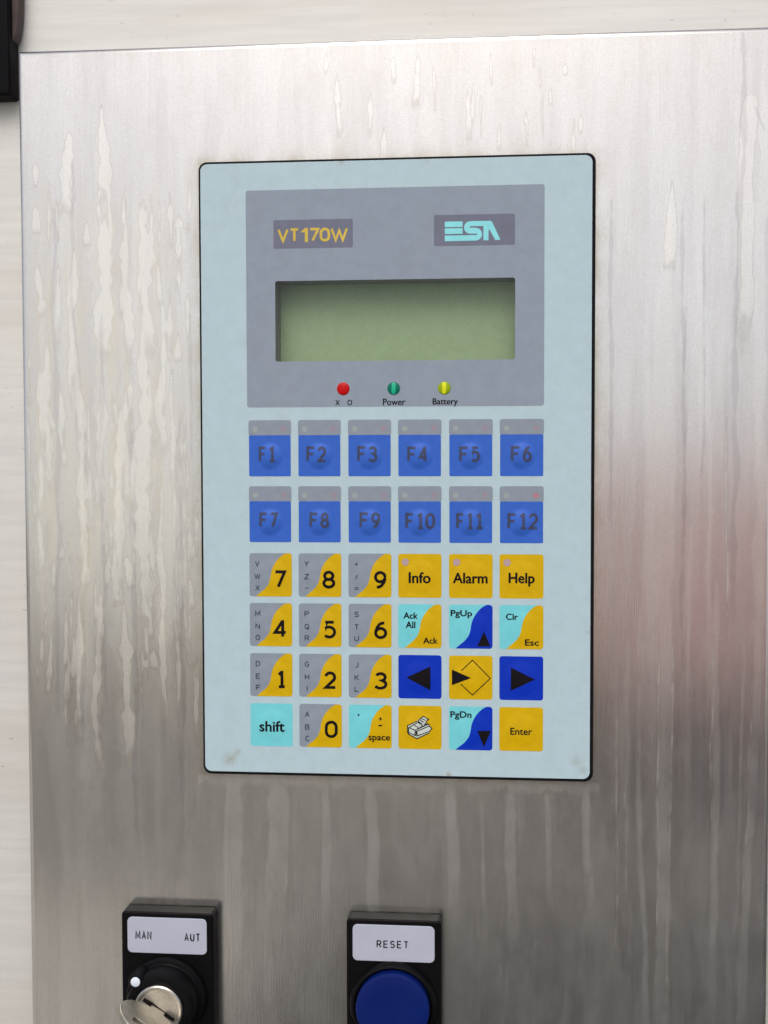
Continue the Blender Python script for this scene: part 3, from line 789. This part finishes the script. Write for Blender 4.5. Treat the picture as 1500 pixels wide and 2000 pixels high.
# printer picture: pixel measures of the print scaled to millimetres
def pp(pts): return [((x / 18.75 + 1.0) / 5.21, (y / 18.75 + 2.6) / 5.21) for x, y in pts]
sub(k1, 'printer_fill', dome_print(flat_mesh([pp([(320, 700), (670, 530), (730, 450), (900, 350), (1060, 430), (980, 600), (1060, 600), (1220, 780), (1130, 930), (660, 1160), (350, 990)])]), ZP + .08, ND, .7), 'whiteink')
pl = [[(320, 690), (660, 530)], [(380, 760), (660, 590)], [(320, 700), (320, 940), (360, 1010), (660, 1170), (1120, 950)], [(370, 760), (600, 860), (1080, 620)], [(600, 860), (600, 1050), (360, 950)],
      [(660, 900), (1110, 690), (1220, 775), (1130, 890), (690, 1060), (660, 900)], [(360, 780), (360, 950)], [(640, 1060), (640, 900)], [(700, 540), (760, 450), (900, 340), (1100, 440), (1040, 480), (950, 650)],
      [(700, 560), (880, 690)], [(850, 430), (970, 480)], [(800, 490), (910, 545)], [(740, 550), (860, 610)], [(590, 690), (700, 740)], [(700, 790), (900, 700), (1060, 600), (1120, 650)]]
sub(k1, 'printer_outline', dome_print(stroke_mesh([pp(l) for l in pl], .34), ZP + .12, ND, .7), 'ink')

# ---------------------------------------------------------------- the two 22 mm control stations
def holder(root):
    part('holder_plate', curve_mesh([rrect(-17.9, -32.1, 17.9, 30, 1.6, 5)], 7.8, .7, -8.0, 3), 'black', root)
    rim = [rrect(-17.0, -31.3, 17.0, 29, 1.2, 4), rrect(-16.2, -30.6, 16.2, 28.4, .8, 4)]
    lp = part('legend_plate', curve_mesh([rrect(-15.5, -30.1, 15.5, -16.2, 1.9, 6)], .6, .2, -8.35, 2), 'legend', root)
    return lp
SY = 201.0
S1 = thing('selector_switch', 'black key selector switch with white MAN AUT plate at lower left of the steel panel', 'key switch', -87.5, SY, ZS)
lp = holder(S1)
a = line_text('MAN', -12.4, -24.8, -6.0, -21.5, .48); to_panel(a, -8.40); part('lettering', a, 'engrave', lp)
a = line_text('AUT', 6.8, -24.5, 13.0, -21.3, .5); to_panel(a, -8.40); part('lettering', a, 'engrave', lp)
part('collar', lathe([(15.4, -7.5), (15.4, -10.6), (14.8, -11.4), (13.6, -11.6), (13.2, -12.0), (13.0, -19.0), (12.4, -20.0), (10.6, -20.4), (9.4, -20.2)]), 'black', S1)
part('lock_cylinder', lathe([(9.2, -19.5), (9.2, -21.6), (8.7, -22.0), (7.9, -21.9), (7.6, -21.3), (.02, -21.3)]), 'nickel', S1)
part('pointer_tab', lathe([(3.0, -11.0), (3.0, -19.6), (2.4, -20.3), (.02, -20.3)], 24), 'black', S1, (-8.9, -9.9, 0))
part('pointer_dot', lathe([(1.8, -10.5), (1.8, -12.1), (1.3, -12.4), (.02, -12.4)], 24), 'white', S1, (-8.9, -9.9, -8.6))
sa = rad(33)
def rot2(u, w): return (u * math.cos(sa) - w * math.sin(sa), u * math.sin(sa) + w * math.cos(sa))
sl = curve_mesh([[rot2(-6.8, -.8), rot2(-3, -1.1), rot2(0, -.8), rot2(7.2, -.7), rot2(7.2, .7), rot2(-6.8, .7)]], .12, 0, -21.4)
part('key_slot', sl, 'keyhole', S1)

K = thing('switch_key', 'worn metal key standing in the selector switch at lower left', 'key', -87.5 - .35, SY + .3, ZS - 21.3)
outl = [(-3.0, -2), (-3.0, 2.2)]
outl += [(12.8 * math.cos(rad(t)) , 12.0 + 10.4 * math.sin(rad(t))) for t in range(233, -54, -14)]
outl += [(3.0, 2.2), (3.0, -2)]
hole_k = [(-4.2, 16.5)] + [(-3.2 * math.cos(rad(t)), 17.0 + 2.4 * math.sin(rad(t))) for t in range(0, 181, 30)] + [(4.2, 16.5), (4, 14.6), (-4, 14.6)]
hole_k = rrect(-6.0, 14.5, 3.0, 17.4, 1.2, 4)
cd = bpy.data.curves.new('c', 'CURVE'); cd.dimensions = '2D'; cd.fill_mode = 'BOTH'
for lp_ in (outl, hole_k):
    s_ = cd.splines.new('POLY'); s_.points.add(len(lp_) - 1)
    for p, (x, y) in zip(s_.points, lp_): p.co = (x, y, 0, 1)
    s_.use_cyclic_u = True
cd.extrude = .75; cd.bevel_depth = .25; cd.bevel_resolution = 2; cd.offset = -.25
km = conv(cd)
ux = L(math.cos(sa), math.sin(sa), 0) * 1000; uw = L(0, 0, -1) * 1000; un = ux.cross(uw)
km.transform(Matrix((tuple(ux) + (0,), tuple(uw) + (0,), tuple(un) + (0,), (0, 0, 0, 1))).transposed())
km.transform(Matrix.Scale(.001, 4))
part('bow', km, 'keymetal', K)

S2 = thing('reset_button', 'black push button station with white RESET plate and round blue button', 'push button', -.4, SY, ZS)
lp = holder(S2)
a = line_text('RESET', -6.4, -24.3, 5.7, -21.4, .46, .38); to_panel(a, -8.40); part('lettering', a, 'engrave', lp)
part('bezel_ring', lathe([(16.4, -7.5), (16.4, -10.0), (15.8, -11.0), (14.9, -11.3), (14.4, -10.8), (14.2, -9.0)]), 'black', S2)
part('button_cap', lathe([(13.8, -8.5), (13.8, -13.6), (13.4, -14.2), (12.6, -14.4), (8, -14.2), (4, -14.1), (.02, -14.05)]), 'button', S2)
